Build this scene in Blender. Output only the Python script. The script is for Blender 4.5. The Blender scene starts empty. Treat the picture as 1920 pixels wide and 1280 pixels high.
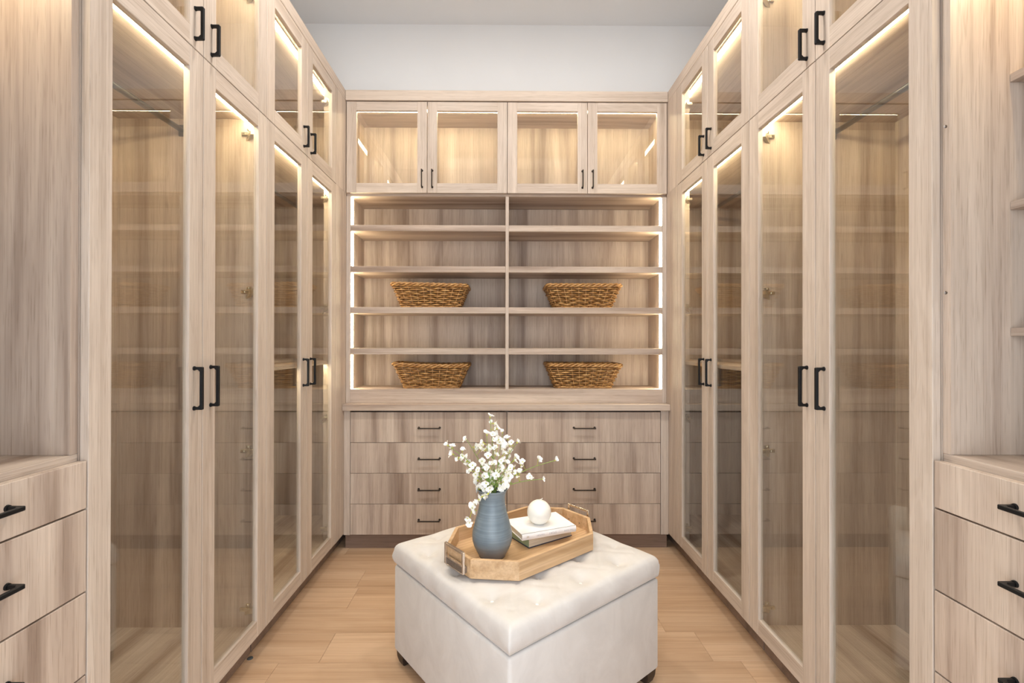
import bpy, bmesh, math, random
from mathutils import Vector, Matrix
random.seed(7)
SC = bpy.context.scene
COL = SC.collection

# ------------------------------------------------------------------ camera
cam_d = bpy.data.cameras.new('camera')
cam = bpy.data.objects.new('camera', cam_d)
COL.objects.link(cam)
cam_d.sensor_width = 36.0
cam_d.lens = 882.3 / 1920 * 36.0
cam_d.shift_x = 10.5 / 1920
cam_d.clip_start = 0.02
yaw, pitch, roll = 0.0082, 0.0033, 0.0014
cam.matrix_world = (Matrix.Translation((0, 0, 1.27)) @ Matrix.Rotation(-yaw, 4, 'Z')
                    @ Matrix.Rotation(math.pi / 2 + pitch, 4, 'X') @ Matrix.Rotation(roll, 4, 'Z'))
SC.camera = cam

# ------------------------------------------------------------------ light + exposure
W = bpy.data.worlds.new('world')
SC.world = W
W.use_nodes = True
W.node_tree.nodes['Background'].inputs[0].default_value = (0.86, 0.93, 1.0, 1)
W.node_tree.nodes['Background'].inputs[1].default_value = 1.0


def area(name, loc, rot, sx, sy, power, color, shape='RECTANGLE', spread=180):
    l = bpy.data.lights.new(name, 'AREA')
    l.shape = shape
    l.size = sx
    l.size_y = sy
    l.energy = power
    l.color = color
    l.spread = math.radians(spread)
    o = bpy.data.objects.new(name, l)
    o.location = loc
    o.rotation_euler = rot
    COL.objects.link(o)
    return o


# daylight of the bright room beyond the open doorway behind the photographer
area('doorway_daylight', (0.03, -0.16, 1.25), (math.pi / 2, 0, 0), 1.3, 2.3, 20, (0.86, 0.93, 1.0))
# recessed ceiling lamps
for (lx, ly) in ((-0.5, 1.62), (0.55, 1.62)):
    area('ceiling_lamp', (lx, ly, 3.44), (0, 0, 0), 0.26, 0.26, 15, (1.0, 0.955, 0.90), 'DISK')
LED = 42.0
SC.view_settings.view_transform = 'Standard'
SC.view_settings.look = 'None'
SC.view_settings.gamma = 1.0
SC.view_settings.use_curve_mapping = False
SC.view_settings.exposure = 0.58
SC.cycles.transparent_max_bounces = 24
SC.cycles.max_bounces = 10
SC.cycles.diffuse_bounces = 6


# ------------------------------------------------------------------ materials
class NT:
    def __init__(s, name):
        s.m = bpy.data.materials.new(name)
        s.m.use_nodes = True
        s.n = s.m.node_tree.nodes
        s.l = s.m.node_tree.links
        s.b = s.n['Principled BSDF']

    def new(s, t, **kw):
        x = s.n.new(t)
        for k, v in kw.items():
            if k.startswith('i_'):
                k2 = k[2:].replace('_', ' ')
                x.inputs[k2].default_value = v
            else:
                setattr(x, k, v)
        return x

    def link(s, a, b):
        s.l.new(a, b)

    def ramp(s, fac, stops):
        r = s.new('ShaderNodeValToRGB')
        e = r.color_ramp.elements
        while len(e) < len(stops):
            e.new(0.5)
        for i, (p, c) in enumerate(stops):
            e[i].position = p
            e[i].color = (c[0], c[1], c[2], 1)
        s.link(fac, r.inputs[0])
        return r.outputs[0]

    def mix(s, kind, fac, a, b):
        x = s.new('ShaderNodeMix', data_type='RGBA', blend_type=kind)
        for v, idx in ((fac, 0), (a, 6), (b, 7)):
            if isinstance(v, (int, float)):
                x.inputs[idx].default_value = v
            elif isinstance(v, tuple):
                x.inputs[idx].default_value = (v[0], v[1], v[2], 1)
            else:
                s.link(v, x.inputs[idx])
        return x.outputs[2]


def coords(t, scale, rnd=True):
    tc = t.new('ShaderNodeTexCoord')
    out = tc.outputs['Object']
    if rnd:
        oi = t.new('ShaderNodeObjectInfo')
        mul = t.new('ShaderNodeMath', operation='MULTIPLY')
        mul.inputs[1].default_value = 37.0
        t.link(oi.outputs['Random'], mul.inputs[0])
        add = t.new('ShaderNodeVectorMath', operation='ADD')
        t.link(out, add.inputs[0])
        t.link(mul.outputs[0], add.inputs[1])
        out = add.outputs[0]
    mp = t.new('ShaderNodeMapping')
    mp.inputs['Scale'].default_value = scale
    t.link(out, mp.inputs[0])
    return mp.outputs[0]


def wood(name, axis, light, mid, dark, gain=1.0, rough=0.5, pores=0.5, figure=1.0):
    t = NT(name)

    def sc(k):
        v = [1.0, 1.0, 1.0]
        v[axis] = k
        return tuple(v)
    n1 = t.new('ShaderNodeTexNoise', i_Scale=11.0 * gain, i_Detail=4.0, i_Roughness=0.55, i_Distortion=0.25)
    t.link(coords(t, sc(0.045)), n1.inputs['Vector'])
    c = t.ramp(n1.outputs[0], [(0.30, dark), (0.47, mid), (0.66, light)])
    # cathedral figure: slow distortion feeding rings
    n3 = t.new('ShaderNodeTexNoise', i_Scale=3.2 * gain, i_Detail=3.0, i_Roughness=0.6, i_Distortion=1.6 * figure)
    t.link(coords(t, sc(0.13)), n3.inputs['Vector'])
    mlt = t.new('ShaderNodeMath', operation='MULTIPLY')
    mlt.inputs[1].default_value = 34.0
    t.link(n3.outputs[0], mlt.inputs[0])
    sn = t.new('ShaderNodeMath', operation='SINE')
    t.link(mlt.outputs[0], sn.inputs[0])
    fig = t.ramp(sn.outputs[0], [(0.0, (0.90, 0.885, 0.87)), (0.75, (1, 1, 1))])
    c = t.mix('MULTIPLY', 0.55, c, fig)
    n2 = t.new('ShaderNodeTexNoise', i_Scale=150.0, i_Detail=3.0, i_Roughness=0.6)
    t.link(coords(t, sc(0.009)), n2.inputs['Vector'])
    fib = t.ramp(n2.outputs[0], [(0.33, (0.83, 0.81, 0.79)), (0.55, (1.0, 1.0, 1.0)), (0.75, (1.05, 1.05, 1.05))])
    c = t.mix('MULTIPLY', 0.75, c, fib)
    n4 = t.new('ShaderNodeTexNoise', i_Scale=420.0, i_Detail=1.0)
    t.link(coords(t, sc(0.03)), n4.inputs['Vector'])
    por = t.ramp(n4.outputs[0], [(0.30, (0.66, 0.62, 0.58)), (0.42, (1, 1, 1))])
    c = t.mix('MULTIPLY', pores, c, por)
    oi = t.new('ShaderNodeObjectInfo')
    br = t.ramp(oi.outputs['Random'], [(0.0, (0.95, 0.95, 0.95)), (1.0, (1.04, 1.035, 1.03))])
    c = t.mix('MULTIPLY', 1.0, c, br)
    t.link(c, t.b.inputs['Base Color'])
    t.b.inputs['Roughness'].default_value = rough
    t.b.inputs['Specular IOR Level'].default_value = 0.35
    bp = t.new('ShaderNodeBump', i_Strength=0.16, i_Distance=0.0015)
    t.link(n2.outputs[0], bp.inputs['Height'])
    t.link(bp.outputs[0], t.b.inputs['Normal'])
    return t.m


L, Mi, D = (0.60, 0.50, 0.415), (0.475, 0.38, 0.312), (0.275, 0.20, 0.155)
OAK = [wood('oak_laminate_along_' + a, i, L, Mi, D) for i, a in enumerate('xyz')]
OAKF = [wood('oak_frame_along_' + a, i, (0.61, 0.52, 0.44), (0.56, 0.47, 0.395), (0.46, 0.375, 0.305), gain=1.6) for i, a in enumerate('xyz')]
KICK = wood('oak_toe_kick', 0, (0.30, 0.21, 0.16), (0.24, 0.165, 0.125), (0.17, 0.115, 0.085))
FLOOR = wood('floor_oak', 0, (0.61, 0.425, 0.28), (0.545, 0.365, 0.23), (0.44, 0.28, 0.165), gain=0.9, rough=0.42, pores=0.2)
MANGO = wood('tray_mango_wood', 0, (0.69, 0.475, 0.285), (0.60, 0.395, 0.22), (0.46, 0.28, 0.135), gain=2.5, rough=0.5, pores=0.2)


def plain(name, col, rough=0.5, metal=0.0, noise=None, bump=None, spec=0.5):
    t = NT(name)
    t.b.inputs['Roughness'].default_value = rough
    t.b.inputs['Metallic'].default_value = metal
    t.b.inputs['Specular IOR Level'].default_value = spec
    sca, amt = noise or (40.0, 0.04)
    n = t.new('ShaderNodeTexNoise', i_Scale=sca, i_Detail=4.0)
    t.link(coords(t, (1, 1, 1), False), n.inputs['Vector'])
    r = t.ramp(n.outputs[0], [(0.3, tuple(max(0, c * (1 - amt)) for c in col)), (0.7, tuple(min(1, c * (1 + amt)) for c in col))])
    t.link(r, t.b.inputs['Base Color'])
    if bump:
        n2 = t.new('ShaderNodeTexNoise', i_Scale=bump[0], i_Detail=3.0)
        t.link(coords(t, (1, 1, 1), False), n2.inputs['Vector'])
        bp = t.new('ShaderNodeBump', i_Strength=bump[1], i_Distance=0.002)
        t.link(n2.outputs[0], bp.inputs['Height'])
        t.link(bp.outputs[0], t.b.inputs['Normal'])
    return t.m


WALL = plain('painted_wall', (0.80, 0.81, 0.82), 0.85, bump=(300, 0.08), noise=(3, 0.01))
CEIL = plain('painted_ceiling', (0.80, 0.815, 0.83), 0.9, bump=(300, 0.08), noise=(3, 0.01))
BLACK = plain('black_metal', (0.012, 0.012, 0.013), 0.42, 0.6)
ROD = plain('graphite_rod', (0.16, 0.155, 0.15), 0.35, 0.85)
NICKEL = plain('nickel', (0.70, 0.66, 0.56), 0.28, 1.0)
SILVER = plain('antique_silver', (0.62, 0.58, 0.55), 0.30, 1.0, noise=(60, 0.15), bump=(180, 0.3))
PEWTER = plain('hammered_pewter', (0.30, 0.265, 0.24), 0.42, 0.9, noise=(200, 0.2), bump=(400, 0.7))
DARKLEG = plain('espresso_leg', (0.030, 0.018, 0.013), 0.4)
GAP = plain('dark_gap', (0.03, 0.026, 0.024), 0.9)  # near-black, also used to paint the shade in narrow gaps
WAX = plain('white_wax', (0.84, 0.82, 0.76), 0.38, noise=(30, 0.01))
WAX.node_tree.nodes['Principled BSDF'].inputs['Subsurface Weight'].default_value = 0.15
WAX.node_tree.nodes['Principled BSDF'].inputs['Subsurface Radius'].default_value = (0.02, 0.015, 0.01)
PAPERW = plain('white_book_cloth', (0.86, 0.85, 0.85), 0.55)
PETAL = plain('white_petal', (0.90, 0.89, 0.85), 0.6, noise=(300, 0.03))
CALYX = plain('yellow_green_calyx', (0.50, 0.52, 0.06), 0.6, noise=(200, 0.2))
STEMG = plain('green_stem', (0.22, 0.33, 0.07), 0.6, noise=(120, 0.3))
NAVY = plain('navy_cover', (0.025, 0.03, 0.07), 0.5)
SAGE = plain('sage_page_edge', (0.30, 0.38, 0.24), 0.7, noise=(20, 0.15))
GOLD = plain('gilt_print', (0.42, 0.30, 0.12), 0.5)
GREY = plain('grey_print', (0.50, 0.50, 0.54), 0.6)
DISC = plain('grey_plastic', (0.06, 0.07, 0.075), 0.5)


def velvet():
    t = NT('ivory_velvet')
    n = t.new('ShaderNodeTexNoise', i_Scale=6.5, i_Detail=5.0, i_Roughness=0.65, i_Distortion=1.3)
    t.link(coords(t, (1, 1, 0.7), False), n.inputs['Vector'])
    c = t.ramp(n.outputs[0], [(0.32, (0.56, 0.53, 0.505)), (0.52, (0.605, 0.575, 0.55)), (0.72, (0.65, 0.625, 0.60))])
    t.link(c, t.b.inputs['Base Color'])
    t.b.inputs['Roughness'].default_value = 0.85
    t.b.inputs['Sheen Weight'].default_value = 0.35
    t.b.inputs['Sheen Roughness'].default_value = 0.4
    n2 = t.new('ShaderNodeTexNoise', i_Scale=16.0, i_Detail=5.0)
    t.link(coords(t, (1, 1, 1), False), n2.inputs['Vector'])
    bp = t.new('ShaderNodeBump', i_Strength=0.22, i_Distance=0.004)
    t.link(n2.outputs[0], bp.inputs['Height'])
    t.link(bp.outputs[0], t.b.inputs['Normal'])
    return t.m


VELVET = velvet()
BUTTON = plain('button_satin', (0.86, 0.84, 0.80), 0.35)
BRONZE = plain('dark_bronze', (0.035, 0.026, 0.020), 0.40, 0.7)
HANDLE_METAL = plain('polished_nickel', (0.80, 0.75, 0.70), 0.25, 1.0, noise=(60, 0.1), bump=(180, 0.2))


def pages():
    t = NT('paper_edges')
    w = t.new('ShaderNodeTexNoise', i_Scale=1.0, i_Detail=2.0)
    t.link(coords(t, (4, 4, 900), False), w.inputs['Vector'])
    c = t.ramp(w.outputs[0], [(0.3, (0.50, 0.42, 0.31)), (0.7, (0.80, 0.74, 0.62))])
    t.link(c, t.b.inputs['Base Color'])
    t.b.inputs['Roughness'].default_value = 0.8
    return t.m


PAGES = pages()


def wicker():
    t = NT('wicker')
    oi = t.new('ShaderNodeTexNoise', i_Scale=55.0, i_Detail=3.0)
    t.link(coords(t, (0.5, 0.5, 2.2)), oi.inputs['Vector'])
    c = t.ramp(oi.outputs[0], [(0.3, (0.20, 0.085, 0.022)), (0.5, (0.42, 0.215, 0.07)), (0.72, (0.64, 0.39, 0.155))])
    t.link(c, t.b.inputs['Base Color'])
    t.b.inputs['Roughness'].default_value = 0.42
    return t.m


WICKER = wicker()


def glaze():
    t = NT('blue_grey_glaze')
    g = t.new('ShaderNodeTexCoord')
    sp = t.new('ShaderNodeSeparateXYZ')
    t.link(g.outputs['Object'], sp.inputs[0])
    n = t.new('ShaderNodeTexNoise', i_Scale=1.0, i_Detail=3.0, i_Roughness=0.7)
    t.link(coords(t, (3, 3, 160), False), n.inputs['Vector'])
    rings = t.ramp(n.outputs[0], [(0.36, (0.85, 0.85, 0.86)), (0.55, (1, 1, 1)), (0.74, (1.28, 1.26, 1.22))])
    n2 = t.new('ShaderNodeTexNoise', i_Scale=14.0, i_Detail=4.0)
    t.link(coords(t, (1, 1, 1), False), n2.inputs['Vector'])
    base = t.ramp(n2.outputs[0], [(0.3, (0.155, 0.20, 0.235)), (0.7, (0.215, 0.265, 0.30))])
    foot = t.ramp(sp.outputs[2], [(0.0, (1, 1, 1)), (0.055, (0, 0, 0))])
    base = t.mix('MIX', foot, base, (0.165, 0.155, 0.165))
    c = t.mix('MULTIPLY', 1.0, base, rings)
    t.link(c, t.b.inputs['Base Color'])
    t.b.inputs['Roughness'].default_value = 0.38
    bp = t.new('ShaderNodeBump', i_Strength=0.4, i_Distance=0.001)
    t.link(n.outputs[0], bp.inputs['Height'])
    t.link(bp.outputs[0], t.b.inputs['Normal'])
    return t.m


GLAZE = glaze()


def glass():
    t = NT('clear_glass')
    t.n.remove(t.b)
    out = [x for x in t.n if x.type == 'OUTPUT_MATERIAL'][0]
    lw = t.new('ShaderNodeLayerWeight')
    lw.inputs['Blend'].default_value = 0.5
    pw = t.new('ShaderNodeMath', operation='POWER')
    pw.inputs[1].default_value = 5.0
    t.link(lw.outputs['Facing'], pw.inputs[0])
    ma = t.new('ShaderNodeMath', operation='MULTIPLY_ADD')
    ma.inputs[1].default_value = 0.90
    ma.inputs[2].default_value = 0.07
    t.link(pw.outputs[0], ma.inputs[0])
    tr = t.new('ShaderNodeBsdfTransparent')
    tr.inputs[0].default_value = (0.975, 0.985, 0.97, 1)
    gl = t.new('ShaderNodeBsdfGlossy')
    gl.inputs['Roughness'].default_value = 0.0
    gl.inputs['Color'].default_value = (1, 1, 1, 1)
    mx = t.new('ShaderNodeMixShader')
    t.link(ma.outputs[0], mx.inputs[0])
    t.link(tr.outputs[0], mx.inputs[1])
    t.link(gl.outputs[0], mx.inputs[2])
    t.link(mx.outputs[0], out.inputs[0])
    return t.m


GLASS = glass()


def led(name, k):
    t = NT(name)
    t.n.remove(t.b)
    out = [x for x in t.n if x.type == 'OUTPUT_MATERIAL'][0]
    e = t.new('ShaderNodeEmission')
    e.inputs[0].default_value = (1.0, 0.85, 0.56, 1)
    e.inputs[1].default_value = LED * k
    t.link(e.outputs[0], out.inputs[0])
    return t.m


LEDM = led('warm_led', 1.0)
LEDV = led('warm_led_diffuser', 0.95)


# ------------------------------------------------------------------ mesh helpers
class MB:
    """collects solids; build() links them as one mesh object"""
    def __init__(s):
        s.bm = bmesh.new()

    def box(s, x0, x1, y0, y1, z0, z1, mi=0, bev=0.0):
        x0, x1 = min(x0, x1), max(x0, x1)
        y0, y1 = min(y0, y1), max(y0, y1)
        z0, z1 = min(z0, z1), max(z0, z1)
        v = [s.bm.verts.new(p) for p in ((x0, y0, z0), (x1, y0, z0), (x1, y1, z0), (x0, y1, z0), (x0, y0, z1), (x1, y0, z1), (x1, y1, z1), (x0, y1, z1))]
        fs = [s.bm.faces.new([v[i] for i in q]) for q in ((3, 2, 1, 0), (4, 5, 6, 7), (0, 1, 5, 4), (1, 2, 6, 5), (2, 3, 7, 6), (3, 0, 4, 7))]
        for f in fs:
            f.material_index = mi
        if bev:
            es = list({e for f in fs for e in f.edges})
            r = bmesh.ops.bevel(s.bm, geom=es, offset=bev, segments=1, affect='EDGES', profile=0.5)
            for f in r['faces']:
                f.material_index = mi
        return s

    def tube(s, pts, rad, n=8, mi=0, cap=True, flat=1.0, smooth=True):
        pts = [Vector(p) for p in pts]
        rings = []
        prev = None
        for i, p in enumerate(pts):
            d = (pts[min(i + 1, len(pts) - 1)] - pts[max(i - 1, 0)]).normalized()
            if prev is None:
                up = Vector((0, 0, 1)) if abs(d.z) < 0.9 else Vector((1, 0, 0))
                a = d.cross(up).normalized()
            else:
                a = (prev - d * prev.dot(d)).normalized()
            prev = a
            b = d.cross(a)
            r = rad[i] if isinstance(rad, (list, tuple)) else rad
            rings.append([s.bm.verts.new(p + a * (r * math.cos(2 * math.pi * k / n)) + b * (r * flat * math.sin(2 * math.pi * k / n))) for k in range(n)])
        for i in range(len(rings) - 1):
            for k in range(n):
                f = s.bm.faces.new((rings[i][k], rings[i][(k + 1) % n], rings[i + 1][(k + 1) % n], rings[i + 1][k]))
                f.material_index = mi
                f.smooth = smooth
        if cap:
            f = s.bm.faces.new(rings[0][::-1]); f.material_index = mi
            f = s.bm.faces.new(rings[-1]); f.material_index = mi
        return s

    def lathe(s, prof, n=48, c=(0, 0, 0), mi=0):
        rings = []
        for (r, z) in prof:
            if r < 1e-6:
                rings.append([s.bm.verts.new((c[0], c[1], c[2] + z))])
            else:
                rings.append([s.bm.verts.new((c[0] + r * math.cos(2 * math.pi * k / n), c[1] + r * math.sin(2 * math.pi * k / n), c[2] + z)) for k in range(n)])
        for A, B in zip(rings, rings[1:]):
            for k in range(n):
                k2 = (k + 1) % n
                if len(A) == 1 and len(B) == 1:
                    continue
                if len(A) == 1:
                    f = s.bm.faces.new((A[0], B[k2], B[k]))
                elif len(B) == 1:
                    f = s.bm.faces.new((A[k], A[k2], B[0]))
                else:
                    f = s.bm.faces.new((A[k], A[k2], B[k2], B[k]))
                f.smooth = True
                f.material_index = mi
        return s

    def prism(s, poly, z0, z1, mi=0, bev=0):
        a = [s.bm.verts.new((x, y, z0)) for x, y in poly]
        b = [s.bm.verts.new((x, y, z1)) for x, y in poly]
        n = len(poly)
        fs = [s.bm.faces.new(a[::-1]), s.bm.faces.new(b)]
        for i in range(n):
            fs.append(s.bm.faces.new((a[i], a[(i + 1) % n], b[(i + 1) % n], b[i])))
        for f in fs:
            f.material_index = mi
        return s

    def xform(s, m):
        bmesh.ops.transform(s.bm, matrix=m, verts=s.bm.verts)
        return s

    def build(s, name, mats, parent=None, origin=None, **props):
        """vertices are given in world metres; origin (world) becomes the object's origin"""
        if not isinstance(mats, (list, tuple)):
            mats = [mats]
        bmesh.ops.recalc_face_normals(s.bm, faces=s.bm.faces)
        o_w = Vector(origin) if origin is not None else (parent['_o'] and Vector(parent['_o']) if parent and '_o' in parent else Vector((0, 0, 0)))
        bmesh.ops.translate(s.bm, vec=-o_w, verts=s.bm.verts)
        me = bpy.data.meshes.new(name)
        s.bm.to_mesh(me)
        s.bm.free()
        for m in mats:
            me.materials.append(m)
        o = bpy.data.objects.new(name, me)
        COL.objects.link(o)
        po = Vector((0, 0, 0))
        if parent is not None:
            o.parent = parent
            po = Vector(parent['_o'])
        o.location = o_w - po
        o['_o'] = tuple(o_w)
        for k, v in props.items():
            o[k] = v
        return o


def thing(name, label, cat, loc=(0, 0, 0), group=None):
    o = bpy.data.objects.new(name, None)
    COL.objects.link(o)
    o.location = loc
    o['_o'] = tuple(loc)
    o['label'] = label
    o['category'] = cat
    if group:
        o['group'] = group
    return o


def struct(name, mb, mats, **p):
    return mb.build(name, mats, kind='structure', **p)


# ------------------------------------------------------------------ dimensions (metres, camera on the z axis at 1.27)
XL, XR = -0.972, 1.0245        # planes of the side cabinets' door faces
GAPS = [1.112, 1.533, 1.945, 2.345, 2.748]
ZB, ZS, ZC, ZT = 0.10, 2.197, 2.766, 2.83
WLX, WRX = XL - 0.602, XR + 0.602
YB = 3.24
YF = -0.10
ZCEIL = 3.464

# ------------------------------------------------------------------ room shell
struct('floor', MB().box(WLX - .1, WRX + .1, YF - 1.2, YB + .1, -0.06, -0.0125), GAP)
floor_o = bpy.data.objects['floor']
floor_o['_o'] = (0, 0, 0)
pitchp = 0.19
y = 1.879 - pitchp * 11
row = 0
while y < YB:
    x = WLX - random.uniform(0.0, 1.2)
    if row == 10:
        x = -0.886 - 1.35
    while x < WRX:
        ln = random.uniform(1.0, 1.7)
        if row == 10:
            ln = 1.35 if x < -1.5 else 1.84
        xa, xb = max(x, WLX), min(x + ln, WRX)
        ya, yb = max(y, -0.2), min(y + pitchp, YB)
        if xb - xa > 0.03 and yb > ya:
            m = MB().box(xa + .0005, xb - .0005, ya + .0005, yb - .0005, -0.0125, random.uniform(-0.0004, 0.0), bev=0.0007)
            m.build('plank', FLOOR, floor_o, origin=((xa + xb) / 2, (ya + yb) / 2, 0))
        x += ln
    y += pitchp
    row += 1
struct('wall_back', MB().box(WLX - .1, WRX + .1, YB, YB + .1, 0, ZCEIL), WALL)
struct('wall_left', MB().box(WLX - .1, WLX, YF, YB, 0, ZCEIL), WALL)
struct('wall_right', MB().box(WRX, WRX + .1, YF, YB, 0, ZCEIL), WALL)
struct('wall_front', MB().box(WLX - .1, -0.66, YF - .1, YF, 0, ZCEIL).box(0.72, WRX + .1, YF - .1, YF, 0, ZCEIL).box(-0.66, 0.72, YF - .1, YF, 2.44, ZCEIL), WALL)
struct('ceiling', MB().box(WLX - .1, WRX + .1, YF - .1, YB + .1, ZCEIL, ZCEIL + .1), CEIL)


# ------------------------------------------------------------------ hardware
def pull_profile(length, proj, wid=0.010, th=0.009, mat=None):
    """D-shaped bar pull in local coords: along +z, projecting along +y(out), width along x"""
    h, p = length / 2, proj
    c = 0.006
    outer = [(-h, 0), (-h, p - c * .4), (-h + c * .4, p), (h - c * .4, p), (h, p - c * .4), (h, 0)]
    inner = [(h - th, 0), (h - th, p - th - c), (h - th - c, p - th), (-h + th + c, p - th), (-h + th, p - th - c), (-h + th, 0)]
    poly = outer + inner
    bm = bmesh.new()
    a = [bm.verts.new((-wid / 2, y_, z_)) for z_, y_ in poly]
    b = [bm.verts.new((wid / 2, y_, z_)) for z_, y_ in poly]
    n = len(poly)
    # side faces as quads/strips
    for q in (a, b):
        for i in range(5):
            bm.faces.new((q[i], q[i + 1], q[10 - i], q[11 - i]))
    for i in range(n):
        bm.faces.new((a[i], a[(i + 1) % n], b[(i + 1) % n], b[i]))
    bmesh.ops.recalc_face_normals(bm, faces=bm.faces)
    es = [e for e in bm.edges if len(e.link_faces) == 2 and e.calc_face_angle(0) > 1.2]
    bmesh.ops.bevel(bm, geom=es, offset=0.0012, segments=1, affect='EDGES')
    me = bpy.data.meshes.new('handle')
    # rosettes at both feet
    for s_ in (-1, 1):
        m = bmesh.ops.create_cone(bm, cap_ends=True, segments=14, radius1=0.0072, radius2=0.0064, depth=0.004,
                                  matrix=Matrix.Translation((0, 0.002, s_ * (h - th / 2))) @ Matrix.Rotation(-math.pi / 2, 4, 'X'))
    bm.to_mesh(me)
    bm.free()
    me.materials.append(mat or BLACK)
    return me


PULL_L = pull_profile(0.135, 0.029)
PULL_S = pull_profile(0.104, 0.028)
PULL_D = pull_profile(0.138, 0.034, 0.009, 0.008)
PULL_B = pull_profile(0.135, 0.030, 0.007, 0.007, BRONZE)
PULL_U = pull_profile(0.108, 0.026, 0.0065, 0.0065, BRONZE)


def place(me, name, parent, loc, rot, label=None):
    o = bpy.data.objects.new(name, me)
    COL.objects.link(o)
    o.parent = parent
    o.matrix_parent_inverse = Matrix.Identity(4)
    o.matrix_local = Matrix.Translation(Vector(loc) - Vector(parent['_o'])) @ rot
    if label:
        o['label'] = label
    return o


# outward rotations: local +y -> outward
ROT_L = Matrix.Rotation(-math.pi / 2, 4, 'Z')   # +y -> +x (left cabinets open toward +x)
ROT_R = Matrix.Rotation(math.pi / 2, 4, 'Z')    # +y -> -x
ROT_B = Matrix.Rotation(math.pi, 4, 'Z')        # +y -> -y
FLAT = Matrix.Rotation(math.pi / 2, 4, 'Y')     # bar horizontal


def hinge_mesh():
    """concealed hinge: local x = into the cabinet depth, y = away from the side panel, z = up"""
    m = MB()
    m.box(0.006, 0.066, 0, 0.010, -0.007, 0.007, bev=0.0015)
    m.box(0.028, 0.046, 0, 0.004, -0.022, 0.022, bev=0.001)
    m.box(0.002, 0.024, 0.004, 0.022, -0.010, 0.010, bev=0.003)
    for z in (-0.016, 0.016):
        m.lathe([(0, 0.0075), (0.0045, 0.0075), (0.005, 0.004)], 10)
        bmesh.ops.transform(m.bm, matrix=Matrix.Translation((0.037, 0, z)) @ Matrix.Rotation(-math.pi / 2, 4, 'X'), verts=m.bm.verts[-21:])
    for x in (0.017, 0.053):
        m.box(x - .003, x + .003, 0.010, 0.0125, -0.003, 0.003)
    bmesh.ops.recalc_face_normals(m.bm, faces=m.bm.faces)
    me = bpy.data.meshes.new('hinge')
    m.bm.to_mesh(me)
    me.materials.append(NICKEL)
    return me


HINGE = hinge_mesh()
DT = 0.020     # door thickness
ST = 0.065     # stile and rail width


def side_door(cab, side, y0, y1, z0, z1, handle_y, hz, hmesh, hinge_y=None, hinges=(), lab=None):
    s = -1 if side == 'L' else 1
    XF = XL if side == 'L' else XR
    y0 += 0.0015; y1 -= 0.0015; z0 += 0.0015; z1 -= 0.0015
    xa, xb = XF, XF + s * DT
    m = MB()
    m.box(xa, xb, y0, y0 + ST, z0, z1, 0, 0.001)
    m.box(xa, xb, y1 - ST, y1, z0, z1, 0, 0.001)
    m.box(xa + s * .0003, xb, y0 + ST, y1 - ST, z0, z0 + ST, 1, 0.001)
    m.box(xa + s * .0003, xb, y0 + ST, y1 - ST, z1 - ST, z1, 1, 0.001)
    d = m.build('door', [OAKF[2], OAKF[1]], cab, origin=(XF, (y0 + y1) / 2, z0))
    MB().box(XF + s * .009, XF + s * .013, y0 + ST - .006, y1 - ST + .006, z0 + ST - .006, z1 - ST + .006).build('glass_pane', GLASS, d)
    place(hmesh, 'handle', d, (XF, handle_y, hz), ROT_L if side == 'L' else ROT_R, 'black metal bar pull')
    for z in hinges:
        # local x -> depth (s*X); local y -> toward the camera side (away from panel)
        near = hinge_y < (y0 + y1) / 2
        yy = 1 if near else -1
        R = Matrix(((s, 0, 0, 0), (0, yy, 0, 0), (0, 0, 1, 0), (0, 0, 0, 1)))
        place(HINGE, 'hinge', d, (XF + s * DT, hinge_y, z), R, 'nickel concealed hinge')
    return d


DEPTH = 0.596


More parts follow.
